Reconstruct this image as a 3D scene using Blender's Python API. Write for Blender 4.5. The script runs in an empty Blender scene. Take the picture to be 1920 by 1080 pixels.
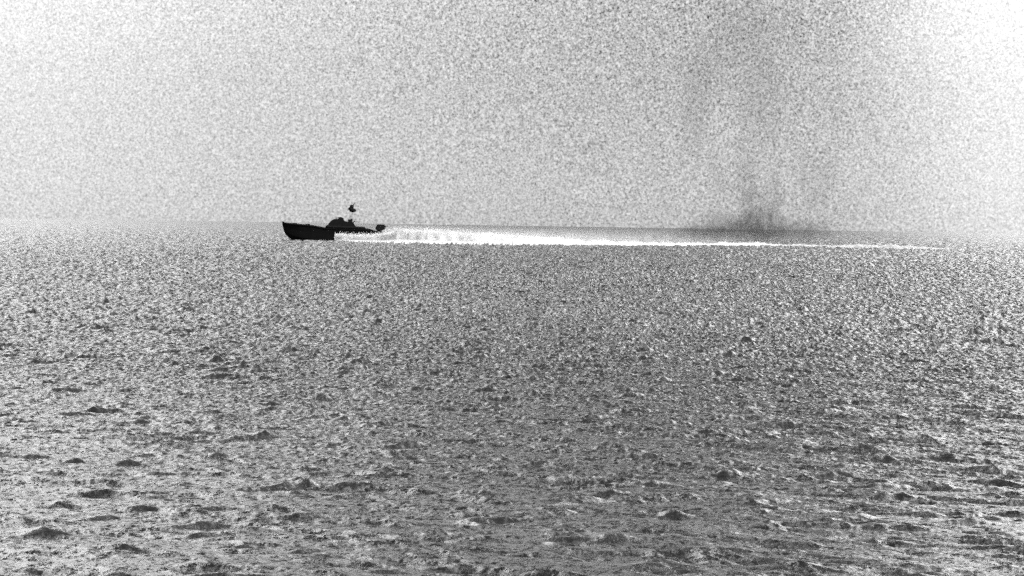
import bpy, bmesh, math, random
import numpy as np
from mathutils import Vector, Matrix, noise

R = math.radians
random.seed(7)
rng = np.random.default_rng(11)
scene = bpy.context.scene
COL = scene.collection

# ------------------------------------------------------------------ camera
FPX = 10000.0            # focal length in pixels of the 1920 wide photograph
CAM_H = 3.5
HORIZON_SLOPE = 0.0151   # the horizon sinks to the right: the camera is rolled
cam_data = bpy.data.cameras.new('camera')
cam_data.sensor_width = 36.0
cam_data.lens = 36.0 * FPX / 1920.0
cam_data.clip_start = 1.0
cam_data.clip_end = 200000.0
cam = bpy.data.objects.new('camera', cam_data)
COL.objects.link(cam)
cam.location = (0, 0, CAM_H)
ROLL = math.atan(HORIZON_SLOPE)
PITCH = math.atan((540 - 422.5) * math.cos(ROLL) / FPX)
cam.rotation_mode = 'QUATERNION'
q = Matrix.Rotation(R(90) - PITCH, 4, 'X') @ Matrix.Rotation(ROLL, 4, 'Z')
cam.rotation_quaternion = q.to_quaternion()
scene.camera = cam


def at(px, py, dist):
    """world point seen at pixel (px, py) of the photograph, at depth dist"""
    v = q.to_3x3() @ Vector(((px - 960) / FPX, (540 - py) / FPX, -1.0))
    return Vector((v.x / v.y * dist, dist, CAM_H + v.z / v.y * dist))


# ------------------------------------------------------------------ light
SUN_EL, SUN_AZ = R(40), R(128)        # azimuth measured to the right of the view
world = bpy.data.worlds.new('World')
scene.world = world
world.use_nodes = True
nt = world.node_tree
nt.nodes.clear()


class NB:
    """small helper to write node maths in a line"""
    def __init__(s, tree):
        s.t = tree

    def n(s, kind, **kw):
        nd = s.t.nodes.new(kind)
        for k, v in kw.items():
            setattr(nd, k, v)
        return nd

    def put(s, sock, v):
        if hasattr(v, 'is_output'):
            s.t.links.new(v, sock)
        else:
            sock.default_value = v

    def m(s, op, a, b=0.0, c=None, clamp=False):
        nd = s.n('ShaderNodeMath', operation=op, use_clamp=clamp)
        s.put(nd.inputs[0], a)
        s.put(nd.inputs[1], b)
        if c is not None:
            s.put(nd.inputs[2], c)
        return nd.outputs[0]

    def smooth(s, x, a, b, lo=0.0, hi=1.0):
        nd = s.n('ShaderNodeMapRange', interpolation_type='SMOOTHSTEP')
        s.put(nd.inputs[0], x)
        for i, v in zip((1, 2, 3, 4), (a, b, lo, hi)):
            nd.inputs[i].default_value = v
        return nd.outputs[0]

    def noise(s, vec, scale, detail=2.0, rough=0.5):
        nd = s.n('ShaderNodeTexNoise')
        s.t.links.new(vec, nd.inputs['Vector'])
        nd.inputs['Scale'].default_value = scale
        nd.inputs['Detail'].default_value = detail
        nd.inputs['Roughness'].default_value = rough
        return nd.outputs[0]


b = NB(nt)
sky = b.n('ShaderNodeTexSky', sky_type='NISHITA')
sky.sun_disc = False
sky.sun_elevation = SUN_EL
sky.sun_rotation = SUN_AZ
sky.air_density = 1.0
sky.dust_density = 4.0
bw = b.n('ShaderNodeRGBToBW')
nt.links.new(sky.outputs[0], bw.inputs[0])
tc = b.n('ShaderNodeTexCoord')
sep = b.n('ShaderNodeSeparateXYZ')
nt.links.new(tc.outputs['Generated'], sep.inputs[0])
DX, DY, DZ = sep.outputs
az = b.m('ARCTAN2', DX, DY)          # radians to the right of straight ahead
# thin overcast: a bright bank of cloud low in front, a grey veil in its middle
SKY_LEVEL = 0.15
SIDE_LIFT = 1.6
veil_l = b.smooth(az, -0.10, 0.035)
edge = b.m('ADD', az, b.m('MULTIPLY', b.m('SUBTRACT', b.noise(tc.outputs['Generated'], 18.0, 3.0), 0.5), 0.03))
veil_r = b.smooth(edge, 0.054, 0.090, 1.0, 0.0)
veil = b.m('MULTIPLY', veil_l, veil_r)
veil_h = b.m('ADD', b.smooth(DZ, 0.0, 0.045, 0.42, 1.0), b.smooth(DZ, 0.09, 0.38, 0.0, 0.95))  # second ramp deepens it above the view, added to darken the middle sea
veil = b.m('MULTIPLY', veil, veil_h)
lum = b.m('SUBTRACT', 1.0, b.m('MULTIPLY', veil, 0.40))
lum = b.m('ADD', lum, b.smooth(az, 0.055, 0.105, 0.0, 0.30))
lum = b.m('ADD', lum, b.smooth(az, -0.095, -0.045, 0.10, 0.0))
# brighter towards the horizon ahead, duller overhead and behind
ahead = b.smooth(DY, -0.2, 0.9, 0.55, 1.0)
side = b.smooth(b.m('ABSOLUTE', b.m('SUBTRACT', az, 0.012)), 0.03, 0.16)
up = b.smooth(DZ, 0.03, 0.6, 1.0, 0.76)
# unseen upper sky brightened at either side, added to pale the sea's edges
band = b.m('MULTIPLY', b.smooth(DZ, 0.05, 0.20), b.smooth(DZ, 0.28, 0.55, 1.0, 0.0))
up = b.m('ADD', up, b.m('MULTIPLY', side, b.m('MULTIPLY', band, SIDE_LIFT)))
up = b.m('ADD', up, b.m('MULTIPLY', b.smooth(az, 0.03, 0.13), b.m('MULTIPLY', band, 0.4)))
high = b.m('MULTIPLY', b.smooth(DZ, 0.2, 0.42), b.smooth(DZ, 0.6, 0.9, 1.0, 0.0))
wide = b.m('ADD', b.smooth(az, 0.04, 0.35, 0.0, 1.0), b.smooth(az, -0.35, -0.04, 0.6, 0.0))
up = b.m('ADD', up, b.m('MULTIPLY', wide, high))
up = b.m('MULTIPLY', up, b.smooth(DZ, 0.3, 0.7, 1.0, 0.85))
up = b.m('MULTIPLY', up, b.smooth(DZ, 0.0, 0.03, 1.2, 1.0))
lum = b.m('MULTIPLY', lum, b.m('MULTIPLY', ahead, up))
# fine film-like grain added to the sky, strongest in its grey parts
mpg = b.n('ShaderNodeMapping')
mpg.inputs['Location'].default_value = (3.1, 1.7, 0.4)
mpg.inputs['Rotation'].default_value = (0.4, 0.9, 0.6)
nt.links.new(tc.outputs['Generated'], mpg.inputs['Vector'])
g1 = b.m('ADD', b.m('MULTIPLY', b.noise(tc.outputs['Generated'], 2600.0, 2.0, 0.7), 0.75),
         b.m('MULTIPLY', b.noise(mpg.outputs[0], 1900.0, 2.0, 0.8), 0.65))
g1 = b.m('SUBTRACT', g1, 0.2)
g = b.m('SUBTRACT', g1, 0.5)
gamp = b.m('ADD', b.m('MULTIPLY', veil, 2.2), 1.7)
grain = b.m('ADD', 1.0, b.m('MULTIPLY', g, gamp))
lum = b.m('MULTIPLY', lum, grain)
# Nishita only varies slowly here; level it towards its mean so the overcast shows
base = b.m('POWER', bw.outputs[0], 0.35)
val = b.m('MULTIPLY', b.m('MULTIPLY', base, lum), 1.62)
comb = b.n('ShaderNodeCombineColor')
for i in range(3):
    nt.links.new(val, comb.inputs[i])
bg = b.n('ShaderNodeBackground')
nt.links.new(comb.outputs[0], bg.inputs[0])
bg.inputs[1].default_value = SKY_LEVEL
wo = b.n('ShaderNodeOutputWorld')
nt.links.new(bg.outputs[0], wo.inputs[0])

sl = bpy.data.lights.new('sun', 'SUN')
sl.energy = 2.3
sl.angle = R(10)
sl.color = (1, 1, 1)
so = bpy.data.objects.new('sun', sl)
COL.objects.link(so)
sd = Vector((math.sin(SUN_AZ) * math.cos(SUN_EL), math.cos(SUN_AZ) * math.cos(SUN_EL), math.sin(SUN_EL)))
so.rotation_euler = sd.to_track_quat('Z', 'Y').to_euler()

vs = scene.view_settings
vs.view_transform = 'Standard'
vs.look = 'None'
vs.gamma = 1.0
vs.exposure = 1.62
scene.display_settings.display_device = 'sRGB'
try:
    scene.cycles.use_denoising = False
    scene.cycles.use_adaptive_sampling = True
    scene.cycles.adaptive_threshold = 1.0
    scene.cycles.adaptive_min_samples = 18
except Exception:
    pass


# ------------------------------------------------------------------ helpers
def mat(name, base, rough=0.6, spec=0.5, noise_scale=None, noise_amt=0.0, bump=0.0):
    m = bpy.data.materials.new(name)
    m.use_nodes = True
    t = m.node_tree
    p = t.nodes['Principled BSDF']
    p.inputs['Base Color'].default_value = (base, base, base, 1)
    p.inputs['Roughness'].default_value = rough
    p.inputs['Specular IOR Level'].default_value = spec
    if noise_scale:
        k = NB(t)
        co = k.n('ShaderNodeTexCoord').outputs['Object']
        nz = k.noise(co, noise_scale, 4.0)
        f = k.m('MULTIPLY', base, k.m('ADD', 1.0 - noise_amt, k.m('MULTIPLY', nz, 2 * noise_amt)))
        cc = k.n('ShaderNodeCombineColor')
        for i in range(3):
            t.links.new(f, cc.inputs[i])
        t.links.new(cc.outputs[0], p.inputs['Base Color'])
        if bump:
            bn = k.n('ShaderNodeBump')
            bn.inputs['Strength'].default_value = bump
            bn.inputs['Distance'].default_value = 0.05
            t.links.new(nz, bn.inputs['Height'])
            t.links.new(bn.outputs[0], p.inputs['Normal'])
    return m


def link(name, me, m, parent=None):
    o = bpy.data.objects.new(name, me)
    COL.objects.link(o)
    if m:
        me.materials.append(m)
    if parent:
        o.parent = parent
    return o


def obj(name, bm, m, parent=None, smooth=False):
    bmesh.ops.recalc_face_normals(bm, faces=bm.faces[:])
    me = bpy.data.meshes.new(name)
    bm.to_mesh(me)
    bm.free()
    if smooth:
        for p in me.polygons:
            p.use_smooth = True
    return link(name, me, m, parent)


def add_box(bm, c, s, bev=0.0, rot=None):
    t = bmesh.new()
    bmesh.ops.create_cube(t, size=1.0)
    bmesh.ops.scale(t, vec=s, verts=t.verts)
    if bev:
        bmesh.ops.bevel(t, geom=t.edges[:], offset=bev, segments=2, affect='EDGES', profile=0.5)
    if rot:
        bmesh.ops.transform(t, matrix=rot, verts=t.verts)
    bmesh.ops.translate(t, vec=c, verts=t.verts)
    tmp = bpy.data.meshes.new('tmp')
    t.to_mesh(tmp)
    t.free()
    bm.from_mesh(tmp)
    bpy.data.meshes.remove(tmp)


def add_tube(bm, a, c, r0, r1=None, seg=12):
    a, c = Vector(a), Vector(c)
    r1 = r0 if r1 is None else r1
    d = c - a
    mtx = Matrix.Translation((a + c) / 2) @ d.to_track_quat('Z', 'Y').to_matrix().to_4x4()
    bmesh.ops.create_cone(bm, cap_ends=True, segments=seg, radius1=r0, radius2=r1, depth=d.length, matrix=mtx)


def add_ball(bm, c, s, sub=2):
    bmesh.ops.create_icosphere(bm, subdivisions=sub, radius=1.0,
                               matrix=Matrix.Translation(c) @ Matrix.Diagonal((s[0], s[1], s[2], 1)))


def add_loft(bm, rings, cap=True):
    vr = [[bm.verts.new(p) for p in ring] for ring in rings]
    n = len(vr[0])
    for a, c in zip(vr[:-1], vr[1:]):
        for i in range(n):
            j = (i + 1) % n
            try:
                bm.faces.new((a[i], a[j], c[j], c[i]))
            except ValueError:
                pass
    if cap:
        for ring in (vr[0], vr[-1]):
            try:
                bm.faces.new(ring)
            except ValueError:
                pass


def add_profile(bm, pts, hw_bottom, hw_top):
    """a side profile (x, z) given width across, narrower at its top"""
    zs = [p[1] for p in pts]
    z0, z1 = min(zs), max(zs)
    rings = []
    for s in (-1, 1):
        rings.append([(x, s * (hw_bottom + (hw_top - hw_bottom) * (z - z0) / (z1 - z0)), z) for x, z in pts])
    add_loft(bm, rings)


# ------------------------------------------------------------------ water
RIPPLE = 4.6


def build_water():
    fine = np.linspace(-R(7.2), R(7.2), 1150)
    w = np.geomspace(R(7.26), R(180), 60)
    ang = np.concatenate([-w[::-1], fine, w[:-1]])
    near = np.geomspace(0.8, 38.0, 50)[:-1]
    mid = [38.0]
    while mid[-1] < 46000.0:                 # rows stand wider apart the farther out
        mid.append(mid[-1] * (1 + np.interp(mid[-1], [38, 50, 130, 200, 500, 1000, 4000, 12000], [0.0012, 0.0009, 0.0009, 0.0014, 0.0017, 0.0032, 0.005, 0.03])))
    rad = np.concatenate([near, np.array(mid)])
    nr, na = len(rad), len(ang)
    dr = np.gradient(rad)
    X = (rad[:, None] * np.sin(ang)[None, :])
    Y = (rad[:, None] * np.cos(ang)[None, :])
    # column spacing also limits which waves the sheet can carry
    da = np.abs(np.gradient(ang))
    step = np.maximum(dr[:, None], rad[:, None] * da[None, :])
    H = np.zeros_like(X)
    DXo = np.zeros_like(X)
    DYo = np.zeros_like(X)
    # gusts: where the chop stands up and where it lies down
    G = np.zeros_like(X)
    for k in range(9):
        lam = rng.uniform(0.8, 4.0)
        th = rng.uniform(0, 2 * math.pi)
        G += np.sin(2 * math.pi / lam * (X * math.cos(th) + Y * math.sin(th)) + rng.uniform(0, 6.28))
    G = np.clip(0.7 + 0.25 * G, 0.25, 1.8)
    NW = 84
    lams = np.geomspace(0.20, 4.0, NW)
    for lam in lams:
        lam = lam * rng.uniform(0.95, 1.05)
        th = R(234) + rng.normal(0, 0.5)           # where the chop runs to
        k = 2 * math.pi / lam
        slope = 0.031 * (lam / 0.6) ** (-0.1 if lam < 0.6 else -0.75)
        a = slope / k
        cx, cy = math.cos(th), math.sin(th)
        ph = k * (X * cx + Y * cy) + rng.uniform(0, 6.28)
        wgt = np.clip(lam / (3.0 * step) - 0.35, 0, 1)
        A = a * wgt
        if lam < 2.5:
            A = A * G
        c = np.cos(ph)
        s = np.sin(ph)
        H += A * c
        DXo -= 0.5 * A * cx * s
        DYo -= 0.5 * A * cy * s
    # single steep wavelets breaking the surface, some with a sun glint painted as froth before them
    F = np.zeros_like(X)
    S = np.zeros_like(X) + np.interp(rad, [900, 2000, 6000], [0.0, 0.28, 0.35])[:, None]     # glassier far out
    npk = 0
    while npk < 1700:
        d = math.sqrt(rng.uniform(46 ** 2, 250 ** 2))
        th = rng.uniform(-R(6.8), R(6.8))
        npk += 1
        big = math.exp(rng.normal(0, 0.33))
        L = 0.165 * big * (1 + d / 400)
        W = 0.062 * math.sqrt(big) * (1 + d / 160)
        hgt = min(0.062, 0.036 * big) * (1 + d / 260)
        turn = rng.normal(0.45, 0.4)
        cx, cy = d * math.sin(th), d * math.cos(th)
        i0, i1 = np.searchsorted(rad, [d - 2.6 - 5 * W, d + 2.6 + 5 * W])
        j0, j1 = np.searchsorted(ang, [th - 5 * L / d, th + 5 * L / d])
        if i1 - i0 < 2 or j1 - j0 < 2:
            continue
        sx = X[i0:i1, j0:j1] - cx
        sy = Y[i0:i1, j0:j1] - cy - turn * sx
        env = np.exp(-(sx / L) ** 2)
        H[i0:i1, j0:j1] += hgt * env * np.where(sy < 0, np.exp(-(sy / W) ** 2), np.exp(-(sy / (3 * W)) ** 2))
        S[i0:i1, j0:j1] = np.maximum(S[i0:i1, j0:j1], np.exp(-(sx / (1.05 * L)) ** 2 - ((sy + 0.6 * W) / (1.1 * W)) ** 2))
        if rng.random() < (0.24 if d < 95 else 0.0):
            ox = rng.normal(0, 0.6) * L
            fx = (sx - ox) / (L * rng.uniform(0.3, 0.7))
            fy = (sy + 0.3 + 1.8 * W) / (0.26 + 0.8 * W)
            F[i0:i1, j0:j1] = np.maximum(F[i0:i1, j0:j1], rng.uniform(0.5, 1.0) * np.exp(-fx ** 2 - fy ** 2))
    # steep short-crested chop out where the boats run, dying away to the horizon
    rough = np.interp(rad, [0, 60, 100, 200, 400, 1000, 2500, 9000], [0, 0.002, 0.008, 0.032, 0.075, 0.155, 0.16, 0.2])
    Z = rng.normal(0, 1, X.shape)
    Z = (Z + 0.8 * np.roll(Z, 1, axis=1) + 0.8 * np.roll(Z, -1, axis=1) + 0.35 * np.roll(Z, 2, axis=1) + 0.35 * np.roll(Z, -2, axis=1)) / 1.6
    H += np.clip(Z, -2, 2) * rough[:, None]
    co = np.stack([X + DXo, Y + DYo, H], axis=-1).reshape(-1, 3).astype(np.float32)
    idx = np.arange(nr * na, dtype=np.int32).reshape(nr, na)
    nxt = np.roll(idx, -1, axis=1)
    quads = np.stack([idx[:-1], nxt[:-1], nxt[1:], idx[1:]], axis=-1).reshape(-1, 4)
    me = bpy.data.meshes.new('water')
    nq = len(quads)
    me.vertices.add(len(co))
    me.vertices.foreach_set('co', co.ravel())
    me.loops.add(nq * 4)
    me.loops.foreach_set('vertex_index', quads[:, ::-1].ravel())
    me.polygons.add(nq)
    me.polygons.foreach_set('loop_start', np.arange(0, nq * 4, 4, dtype=np.int32))
    me.polygons.foreach_set('use_smooth', np.ones(nq, dtype=bool))
    me.update(calc_edges=True)
    sat = me.attributes.new('steep', 'FLOAT', 'POINT')
    sat.data.foreach_set('value', S.astype(np.float32).ravel())
    fat = me.attributes.new('glint_fleck', 'FLOAT', 'POINT')
    fat.data.foreach_set('value', F.astype(np.float32).ravel())
    m = bpy.data.materials.new('sea_water')
    m.use_nodes = True
    t = m.node_tree
    p = t.nodes['Principled BSDF']
    p.inputs['Base Color'].default_value = (0.006, 0.006, 0.006, 1)
    p.inputs['Roughness'].default_value = 0.17
    p.inputs['IOR'].default_value = 1.333
    k = NB(t)
    gn = k.n('ShaderNodeNewGeometry')
    geo = gn.outputs['Position']
    b1 = k.n('ShaderNodeBump')
    b1.inputs['Strength'].default_value = 0.5
    b1.inputs['Distance'].default_value = 0.03
    t.links.new(k.noise(geo, 11.0, 4.0, 0.6), b1.inputs['Height'])
    # wind ripples: facets leaning along the wind, drawn out into streaks
    mp = k.n('ShaderNodeMapping')
    mp.inputs['Scale'].default_value = (1.0, 0.3, 1.0)
    t.links.new(geo, mp.inputs['Vector'])
    rp = k.noise(mp.outputs[0], 8.0, 5.0, 0.95)
    steep = k.n('ShaderNodeAttribute', attribute_name='steep').outputs['Fac']   # the steep faces are glassy
    lean = k.m('MULTIPLY', k.m('SUBTRACT', rp, 0.5), k.m('MULTIPLY', RIPPLE, k.m('SUBTRACT', 1.0, k.m('MULTIPLY', steep, 0.85))))
    cv = k.n('ShaderNodeCombineXYZ')
    t.links.new(lean, cv.inputs[1])
    ad = k.n('ShaderNodeVectorMath', operation='ADD')
    t.links.new(b1.outputs[0], ad.inputs[0])
    t.links.new(cv.outputs[0], ad.inputs[1])
    nm = k.n('ShaderNodeVectorMath', operation='NORMALIZE')
    t.links.new(ad.outputs[0], nm.inputs[0])
    t.links.new(nm.outputs[0], p.inputs['Normal'])
    fa = k.n('ShaderNodeAttribute', attribute_name='glint_fleck').outputs['Fac']  # mask of the painted glints, mixed in as white colour
    fb = k.smooth(k.m('MULTIPLY', fa, k.m('ADD', k.m('MULTIPLY', k.m('SUBTRACT', k.noise(geo, 14.0, 4.0, 0.8), 0.3), 3.0), 0.0)), 0.15, 0.9, 0.0, 0.5)
    df = k.n('ShaderNodeBsdfDiffuse')
    df.inputs[0].default_value = (0.7, 0.7, 0.7, 1)
    ms = k.n('ShaderNodeMixShader')
    t.links.new(fb, ms.inputs[0])
    t.links.new(p.outputs[0], ms.inputs[1])
    t.links.new(df.outputs[0], ms.inputs[2])
    t.links.new(ms.outputs[0], t.nodes['Material Output'].inputs['Surface'])
    o = link('water', me, m)
    o['kind'] = 'structure'
    return o


build_water()

# ------------------------------------------------------------------ boat
BOAT_D = 1000.0
PX = BOAT_D / FPX                     # metres per photograph pixel at the boat
black = mat('hull_paint', 0.003, 0.8, 0.05, 3.0, 0.4)
deckm = mat('deck_paint', 0.004, 0.8, 0.05, 6.0, 0.4)
metal = mat('gun_metal', 0.003, 0.7, 0.08, 8.0, 0.3)
glass = mat('dark_glass', 0.004, 0.4, 0.1)

boat = bpy.data.objects.new('torpedo_boat', None)
COL.objects.link(boat)
p0 = at(529, 452, BOAT_D)
boat.location = (p0.x, BOAT_D, 0)
boat['label'] = 'low black torpedo boat running left ahead of its long white wake'
boat['category'] = 'boat'


def interp(x, pts):
    return float(np.interp(x, [p[0] for p in pts], [p[1] for p in pts]))


deck_z = [(0, 3.38), (1.6, 3.2), (5.2, 2.95), (7.1, 2.66), (8.2, 2.45), (14, 2.4), (16, 2.25), (18.9, 1.85)]
half = [(0, 0.04), (0.6, 0.45), (1.6, 0.95), (3.2, 1.4), (5.5, 1.7), (9, 1.8), (14, 1.75), (18.9, 1.5)]
chine = [(0, 0.06), (0.6, 0.15), (1.6, 0.5), (3.2, 0.95), (5.5, 1.3), (9, 1.5), (14, 1.5), (18.9, 1.35)]
chine_z = [(0, 3.1), (0.6, 1.9), (1.6, 1.15), (3.2, 0.65), (5.5, 0.35), (9, 0.15), (18.9, 0.0)]
keel_z = [(0, 3.0), (0.15, 2.3), (0.45, 1.35), (1.0, 0.75), (1.8, 0.2), (3.0, -0.3), (5.5, -0.6), (18.9, -0.6)]
st = [0, 0.25, 0.6, 1.1, 1.6, 2.4, 3.2, 4.3, 5.5, 7.1, 8.2, 10, 12, 14, 16, 17.5, 18.9]
rings = []
for u in st:
    dz, hb, cb, cz, kz = (interp(u, k) for k in (deck_z, half, chine, chine_z, keel_z))
    if kz > cz - 0.05:
        cz = kz + 0.05
    rings.append([(u, 0, kz), (u, cb * 0.5, kz + 0.35 * (cz - kz)), (u, cb, cz), (u, (cb + hb) / 2 - 0.05, (cz + dz) / 2), (u, hb, dz),
                  (u, hb * 0.5, dz + 0.06), (u, 0, dz + 0.09), (u, -hb * 0.5, dz + 0.06),
                  (u, -hb, dz), (u, -(cb + hb) / 2 + 0.05, (cz + dz) / 2), (u, -cb, cz), (u, -cb * 0.5, kz + 0.35 * (cz - kz))])
bm = bmesh.new()
add_loft(bm, rings)
hull = obj('hull', bm, black, boat, False)

# rubbing strake round the sheer
bm = bmesh.new()
for s in (-1, 1):
    for a, c in zip(st[:-1], st[1:]):
        add_tube(bm, (a, s * (interp(a, half) + 0.02), interp(a, deck_z) - 0.16),
                 (c, s * (interp(c, half) + 0.02), interp(c, deck_z) - 0.16), 0.06, seg=8)
obj('rubbing_strake', bm, black, hull)

# toe rail and bow chock
bm = bmesh.new()
add_box(bm, (0.12, 0, 3.50), (0.5, 0.16, 0.16), 0.04)
obj('bow_chock', bm, metal, hull)

# fore deck hatch and coaming
bm = bmesh.new()
add_box(bm, (2.2, 0, 3.24), (1.1, 0.9, 0.16), 0.05)
obj('hatch', bm, deckm, boat)
bm = bmesh.new()
add_box(bm, (4.75, 0, 3.06), (0.9, 1.5, 0.24), 0.06)
obj('hatch', bm, deckm, boat)

# bridge: sloped front, open cockpit behind a windscreen
bm = bmesh.new()
add_profile(bm, [(7.9, 2.3), (8.15, 2.75), (8.6, 3.12), (9.0, 3.75), (9.4, 4.05), (9.75, 4.2), (11.4, 4.2),
                 (11.55, 3.85), (12.0, 3.7), (13.3, 3.62), (13.55, 2.95), (14.2, 2.8), (14.3, 2.3)], 1.25, 0.85)
bmesh.ops.bevel(bm, geom=bm.edges[:], offset=0.04, segments=2, affect='EDGES')
bridge = obj('bridge', bm, black, boat)
bm = bmesh.new()
add_profile(bm, [(9.75, 4.1), (10.15, 4.42), (10.35, 4.44), (10.0, 4.1)], 0.84, 0.8)
obj('windscreen', bm, glass, bridge)
bm = bmesh.new()
add_profile(bm, [(10.45, 4.15), (10.5, 4.55), (11.05, 4.58), (11.4, 4.4), (11.55, 4.15)], 0.7, 0.5)
bmesh.ops.bevel(bm, geom=bm.edges[:], offset=0.05, segments=2, affect='EDGES')
obj('cockpit_coaming', bm, black, bridge)
bm = bmesh.new()
add_box(bm, (12.7, 0, 3.85), (0.8, 0.9, 0.62), 0.08)
add_box(bm, (12.95, 0.1, 4.05), (0.42, 0.4, 0.45), 0.06)
add_tube(bm, (13.2, 0.3, 3.55), (13.62, 0.3, 3.85), 0.10)
obj('signal_lamp', bm, metal, bridge)

# mast and radar
bm = bmesh.new()
add_tube(bm, (13.0, 0, 4.0), (13.1, 0, 5.75), 0.028, 0.022)
add_tube(bm, (12.3, 0.45, 3.7), (13.08, 0.02, 5.6), 0.012, 0.012, 8)
add_tube(bm, (12.3, -0.45, 3.7), (13.08, -0.02, 5.6), 0.012, 0.012, 8)
mast = obj('mast', bm, metal, boat)
bm = bmesh.new()
add_ball(bm, (13.15, 0, 5.86), (0.66, 0.55, 0.40))
add_ball(bm, (12.75, 0, 6.15), (0.50, 0.45, 0.36))
add_ball(bm, (12.95, 0, 6.52), (0.40, 0.38, 0.42))
obj('radar', bm, metal, mast, True)
bm = bmesh.new()
add_tube(bm, (13.1, 0, 6.6), (13.5, 0, 7.25), 0.14, 0.04)
obj('aerial', bm, metal, mast)

# two torpedo tubes lying along the sides
for s in (-1, 1):
    bm = bmesh.new()
    y = s * 1.42
    add_tube(bm, (8.6, y, 2.72), (15.2, y, 2.55), 0.27, 0.27, 18)
    add_tube(bm, (8.1, y, 2.735), (8.6, y, 2.72), 0.17, 0.29, 18)
    add_tube(bm, (15.2, y, 2.55), (15.5, y, 2.54), 0.29, 0.2, 18)
    for u in (9.6, 11.8, 14.2):
        add_box(bm, (u, y, 2.45), (0.22, 0.62, 0.34), 0.04)
    obj('torpedo_tube', bm, metal, boat)

# engine casing sloping down to the stern
bm = bmesh.new()
add_profile(bm, [(14.2, 2.3), (14.25, 2.72), (15.3, 2.6), (16.4, 2.42), (17.0, 2.25), (17.1, 1.95)], 0.9, 0.75)
bmesh.ops.bevel(bm, geom=bm.edges[:], offset=0.03, segments=2, affect='EDGES')
obj('engine_casing', bm, deckm, boat)

# stern gun mount with its shield and twin barrels
bm = bmesh.new()
add_tube(bm, (18.2, 0, 1.8), (18.2, 0, 2.5), 0.42, 0.36, 20)
gun = obj('gun_mount', bm, metal, boat)
bm = bmesh.new()
add_profile(bm, [(17.45, 2.35), (17.55, 2.95), (17.95, 3.32), (18.5, 3.22), (19.15, 3.25), (19.5, 2.85), (19.2, 2.45), (18.7, 2.15), (17.9, 2.1)], 0.62, 0.5)
bmesh.ops.bevel(bm, geom=bm.edges[:], offset=0.06, segments=2, affect='EDGES')
obj('gun_shield', bm, metal, gun)
for s in (-1, 1):
    bm = bmesh.new()
    add_tube(bm, (18.9, s * 0.16, 2.85), (19.75, s * 0.16, 2.95), 0.05, 0.035, 10)
    obj('gun_barrel', bm, metal, gun)
boat.rotation_euler = (0, 0, R(3))

# ------------------------------------------------------------------ wake
foam = mat('foam', 0.64, 0.9, 0.1, 0.7, 0.25, 0.15)
ft = foam.node_tree                       # froth lets light through from behind
tr = ft.nodes.new('ShaderNodeBsdfTranslucent')
tr.inputs[0].default_value = (0.60, 0.60, 0.60, 1)
mx = ft.nodes.new('ShaderNodeMixShader')
mx.inputs[0].default_value = 0.4
ft.links.new(ft.nodes['Principled BSDF'].outputs[0], mx.inputs[1])
ft.links.new(tr.outputs[0], mx.inputs[2])
ft.links.new(mx.outputs[0], ft.nodes['Material Output'].inputs['Surface'])


def hz(px):
    return 422.5 + HORIZON_SLOPE * (px - 960)


# photograph x, distance of the near foot, height of the crest
WAKE = [(627, 985, 1.1), (634, 982, 1.3), (660, 976, 1.25), (690, 970, 1.35), (712, 966, 1.6), (724, 960, 1.95), (742, 955, 2.4),
        (800, 945, 2.4), (900, 940, 2.1), (1000, 945, 1.65), (1100, 962, 1.05), (1200, 985, 0.7), (1300, 1020, 0.6),
        (1435, 1080, 0.72), (1460, 1082, 0.36), (1570, 1065, 0.36), (1600, 1062, 0.62), (1690, 1045, 0.56), (1740, 1036, 0.36), (1800, 1030, 0.1), (1850, 1030, 0.0)]
SLICK = [(627, 0), (660, 14), (700, 32), (740, 48), (900, 36), (1100, 10), (1300, 0), (2000, 0)]   # flat froth spread on the near side


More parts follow.
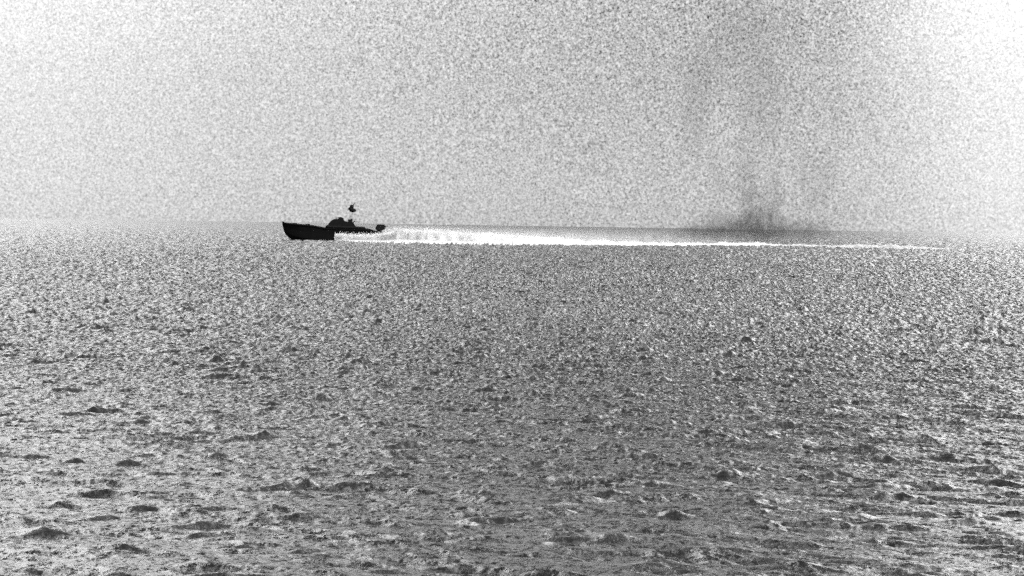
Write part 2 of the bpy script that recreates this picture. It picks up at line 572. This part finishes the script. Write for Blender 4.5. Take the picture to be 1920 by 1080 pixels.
def build_wake():
    xs = np.arange(626, 1850, 1.5)
    wd = np.interp(xs, [k[0] for k in WAKE], [k[1] for k in WAKE])
    wh = np.interp(xs, [k[0] for k in WAKE], [k[2] for k in WAKE])
    wh = wh * np.array([1 + min(1, max(0, (x - 950) / 300)) * (0.75 * noise.noise(Vector((x * 0.035, 5.0, 0))) + 0.3 * noise.noise(Vector((x * 0.13, 9.0, 0)))) for x in xs])
    ws = np.interp(xs, [k[0] for k in SLICK], [k[1] for k in SLICK])
    verts, faces = [], []
    prof = [(-1, -0.05), (-0.9, 0.13), (0, 0.2), (0.06, 0.25), (0.16, 0.55), (0.3, 0.8), (0.48, 0.92), (0.66, 0.75), (0.85, 0.4), (1.0, -0.15)]
    n = len(prof)
    for x, d, h, sk in zip(xs, wd, wh, ws):
        lat = (x - 960) / FPX
        depth = 5 + 4 * h if x < 760 else 9.0 + 3 * h
        for t, f in prof:
            rag = 0.75 + 0.7 * noise.noise(Vector((lat * d * 0.5, 2.0, 0))) + 0.4 * noise.noise(Vector((lat * d * 2.1, 7.0, 0)))
            dd = d + t * (depth if t > 0 else (sk + 2.5) * max(0.1, rag))
            w = lat * d
            e = noise.noise(Vector((w * 1.1, dd * 0.6, 3.0))) * (0.07 if t < 0.6 else 0.3) + noise.noise(Vector((w * 0.33, dd * 0.2, 8.0))) * 0.2
            z = f * h * (1 + e * (1.0 if f > 0 else 0))
            verts.append((w, dd + noise.noise(Vector((w * 0.7, t * 3, 1.0))) * 1.2, z + 0.1))
    for i in range(len(xs) - 1):
        for j in range(n - 1):
            a = i * n + j
            faces.append((a, a + 1, a + n + 1, a + n))
    # drops and clots of spray thrown up over the crest
    oct_v = [(1, 0, 0), (-1, 0, 0), (0, 1, 0), (0, -1, 0), (0, 0, 1), (0, 0, -1)]
    oct_f = [(0, 2, 4), (2, 1, 4), (1, 3, 4), (3, 0, 4), (2, 0, 5), (1, 2, 5), (3, 1, 5), (0, 3, 5)]
    for _ in range(16000):
        x = 626 + (1790 - 626) * random.random() ** 1.9
        d = float(np.interp(x, xs, wd))
        h = float(np.interp(x, xs, wh))
        depth = 6 + 4 * h
        dd = d + depth * random.uniform(-0.1, 0.9)
        t = random.random()
        z = 0.1 + h * (0.6 + 0.38 * abs(random.gauss(0, 0.55)) + 0.15 * t)
        if random.random() < 0.08:
            z = h * random.uniform(0.0, 0.8)
            dd = d + depth * random.uniform(-0.3, 0.2)
        s = random.uniform(0.02, 0.07) * (0.6 + 0.3 * h)
        i0 = len(verts)
        for v in oct_v:
            verts.append(((x - 960) / FPX * d + v[0] * s * random.uniform(0.7, 1.6), dd + v[1] * s, z + v[2] * s * random.uniform(0.6, 1.2)))
        for f in oct_f:
            faces.append(tuple(i0 + k for k in f))
    me = bpy.data.meshes.new('wake_foam')
    me.from_pydata(verts, [], faces)
    me.update()
    o = link('wake_foam', me, foam)
    o['kind'] = 'stuff'
    o['label'] = 'long bright white foam and spray churned up behind the boat'
    o['category'] = 'wake'


build_wake()


def build_mist():
    # fine spray hanging over the wake and drifting off behind it
    pts = [(720, 966, 3.4), (780, 955, 4.2), (900, 950, 4.2), (1000, 955, 3.9), (1150, 980, 3.4), (1300, 1025, 2.9), (1500, 1080, 2.6), (1760, 1045, 2.2)]
    rings = []
    for x, d, h in pts:
        a = (x - 960) / FPX
        rings.append([(a * (d + 3), d + 3, 0.35), (a * (d + 60), d + 60, 0.35), (a * (d + 58), d + 58, h), (a * (d + 9), d + 9, h)])
    bm = bmesh.new()
    add_loft(bm, rings)
    m = bpy.data.materials.new('mist')
    m.use_nodes = True
    t = m.node_tree
    t.nodes.clear()
    k = NB(t)
    co = k.n('ShaderNodeTexCoord').outputs['Object']
    sp = k.n('ShaderNodeSeparateXYZ')
    t.links.new(co, sp.inputs[0])
    mp = k.n('ShaderNodeMapping')
    mp.inputs['Scale'].default_value = (0.35, 0.1, 0.8)
    t.links.new(co, mp.inputs['Vector'])
    nz = k.smooth(k.noise(mp.outputs[0], 1.0, 4.0, 0.7), 0.3, 0.7, 0.2, 1.6)
    f = k.smooth(sp.outputs[2], 0.4, 3.6, 1.0, 0.0)
    along = k.smooth(sp.outputs[0], -12.0, 62.0, 1.0, 0.0)
    pv = k.n('ShaderNodeVolumePrincipled')
    pv.inputs['Color'].default_value = (0.97, 0.97, 0.97, 1)
    t.links.new(k.m('MULTIPLY', k.m('MULTIPLY', nz, along), k.m('MULTIPLY', f, MIST)), pv.inputs['Density'])
    out = k.n('ShaderNodeOutputMaterial')
    t.links.new(pv.outputs[0], out.inputs['Volume'])
    o = obj('spray_mist', bm, m)
    o['kind'] = 'stuff'
    o['label'] = 'thin pale spray mist hanging over the white wake'
    o['category'] = 'mist'


MIST = 0.019
build_mist()

# ------------------------------------------------------------------ smoke
SM_D = 1500.0
SP = SM_D / FPX


def build_smoke():
    base = at(1415, 450, SM_D)
    o_loc = Vector((base.x, SM_D, 0))
    # puffs: photograph x, y, half width, half height (pixels), density weight
    puffs = [(1320, 437, 75, 24), (1385, 428, 66, 36), (1432, 422, 62, 52), (1500, 432, 80, 30),
             (1402, 375, 36, 66), (1448, 365, 34, 62), (1400, 318, 34, 60), (1345, 414, 50, 30), (1352, 330, 40, 80),
             (1300, 235, 40, 100), (1312, 140, 60, 100), (1425, 200, 70, 130), (1400, 70, 120, 130), (1530, 350, 70, 110)]
    wts = [1.3, 1.35, 1.6, 0.8, 0.85, 0.75, 0.6, 0.6, 0.26, 0.5, 0.32, 0.24, 0.16, 0.17]
    bm = bmesh.new()
    for (x, y, hw, hh) in puffs:
        c = at(x, y, SM_D)
        add_ball(bm, c - o_loc, (hw * SP, hw * SP * 0.8, hh * SP), 3)
    me = bpy.data.meshes.new('smoke_plume')
    bm.to_mesh(me)
    bm.free()
    o = link('smoke_plume', me, None)
    o.location = o_loc
    rm = o.modifiers.new('merge', 'REMESH')
    rm.mode = 'VOXEL'
    rm.voxel_size = 1.0
    m = bpy.data.materials.new('smoke')
    m.use_nodes = True
    t = m.node_tree
    t.nodes.clear()
    k = NB(t)
    tcn = k.n('ShaderNodeTexCoord').outputs['Object']
    sp = k.n('ShaderNodeSeparateXYZ')
    t.links.new(tcn, sp.inputs[0])
    dens = None
    for (x, y, hw, hh), w in zip(puffs, wts):
        c = at(x, y, SM_D) - o_loc
        ex = k.m('DIVIDE', k.m('SUBTRACT', sp.outputs[0], c.x), hw * SP)
        ey = k.m('DIVIDE', sp.outputs[1], hw * SP * 0.8)
        ez = k.m('DIVIDE', k.m('SUBTRACT', sp.outputs[2], c.z), hh * SP)
        r2 = k.m('ADD', k.m('MULTIPLY', ex, ex), k.m('ADD', k.m('MULTIPLY', ey, ey), k.m('MULTIPLY', ez, ez)))
        f = k.m('SUBTRACT', 1.0, r2, clamp=True)
        f = k.m('MULTIPLY', k.m('MULTIPLY', f, f), w)
        dens = f if dens is None else k.m('ADD', dens, f)
    mps = k.n('ShaderNodeMapping')
    mps.inputs['Scale'].default_value = (1.0, 1.0, 0.6)
    t.links.new(tcn, mps.inputs['Vector'])
    nz = k.noise(mps.outputs[0], 0.42, 5.0, 0.85)
    nz = k.smooth(nz, 0.38, 0.64, 0.05, 1.9)
    dens = k.m('MULTIPLY', k.m('MULTIPLY', dens, nz), 0.125)
    pv = k.n('ShaderNodeVolumePrincipled')
    pv.inputs['Color'].default_value = (0.12, 0.12, 0.12, 1)
    t.links.new(dens, pv.inputs['Density'])
    out = k.n('ShaderNodeOutputMaterial')
    t.links.new(pv.outputs[0], out.inputs['Volume'])
    me.materials.append(m)
    o['label'] = 'faint dark grey smoke column rising off the sea beyond the end of the wake'
    o['category'] = 'smoke'


build_smoke()

# ------------------------------------------------------------------ haze
HAZE = 0
if HAZE:
    bm = bmesh.new()
    add_box(bm, (0, 0, 27), (98000, 98000, 64))
    m = bpy.data.materials.new('haze_air')
    m.use_nodes = True
    t = m.node_tree
    t.nodes.clear()
    pv = t.nodes.new('ShaderNodeVolumePrincipled')
    pv.inputs['Color'].default_value = (0.95, 0.95, 0.95, 1)
    pv.inputs['Density'].default_value = HAZE
    ou = t.nodes.new('ShaderNodeOutputMaterial')
    t.links.new(pv.outputs[0], ou.inputs['Volume'])
    o = obj('haze', bm, m)
    o['kind'] = 'stuff'
    o['label'] = 'thin pale sea haze softening the far horizon'
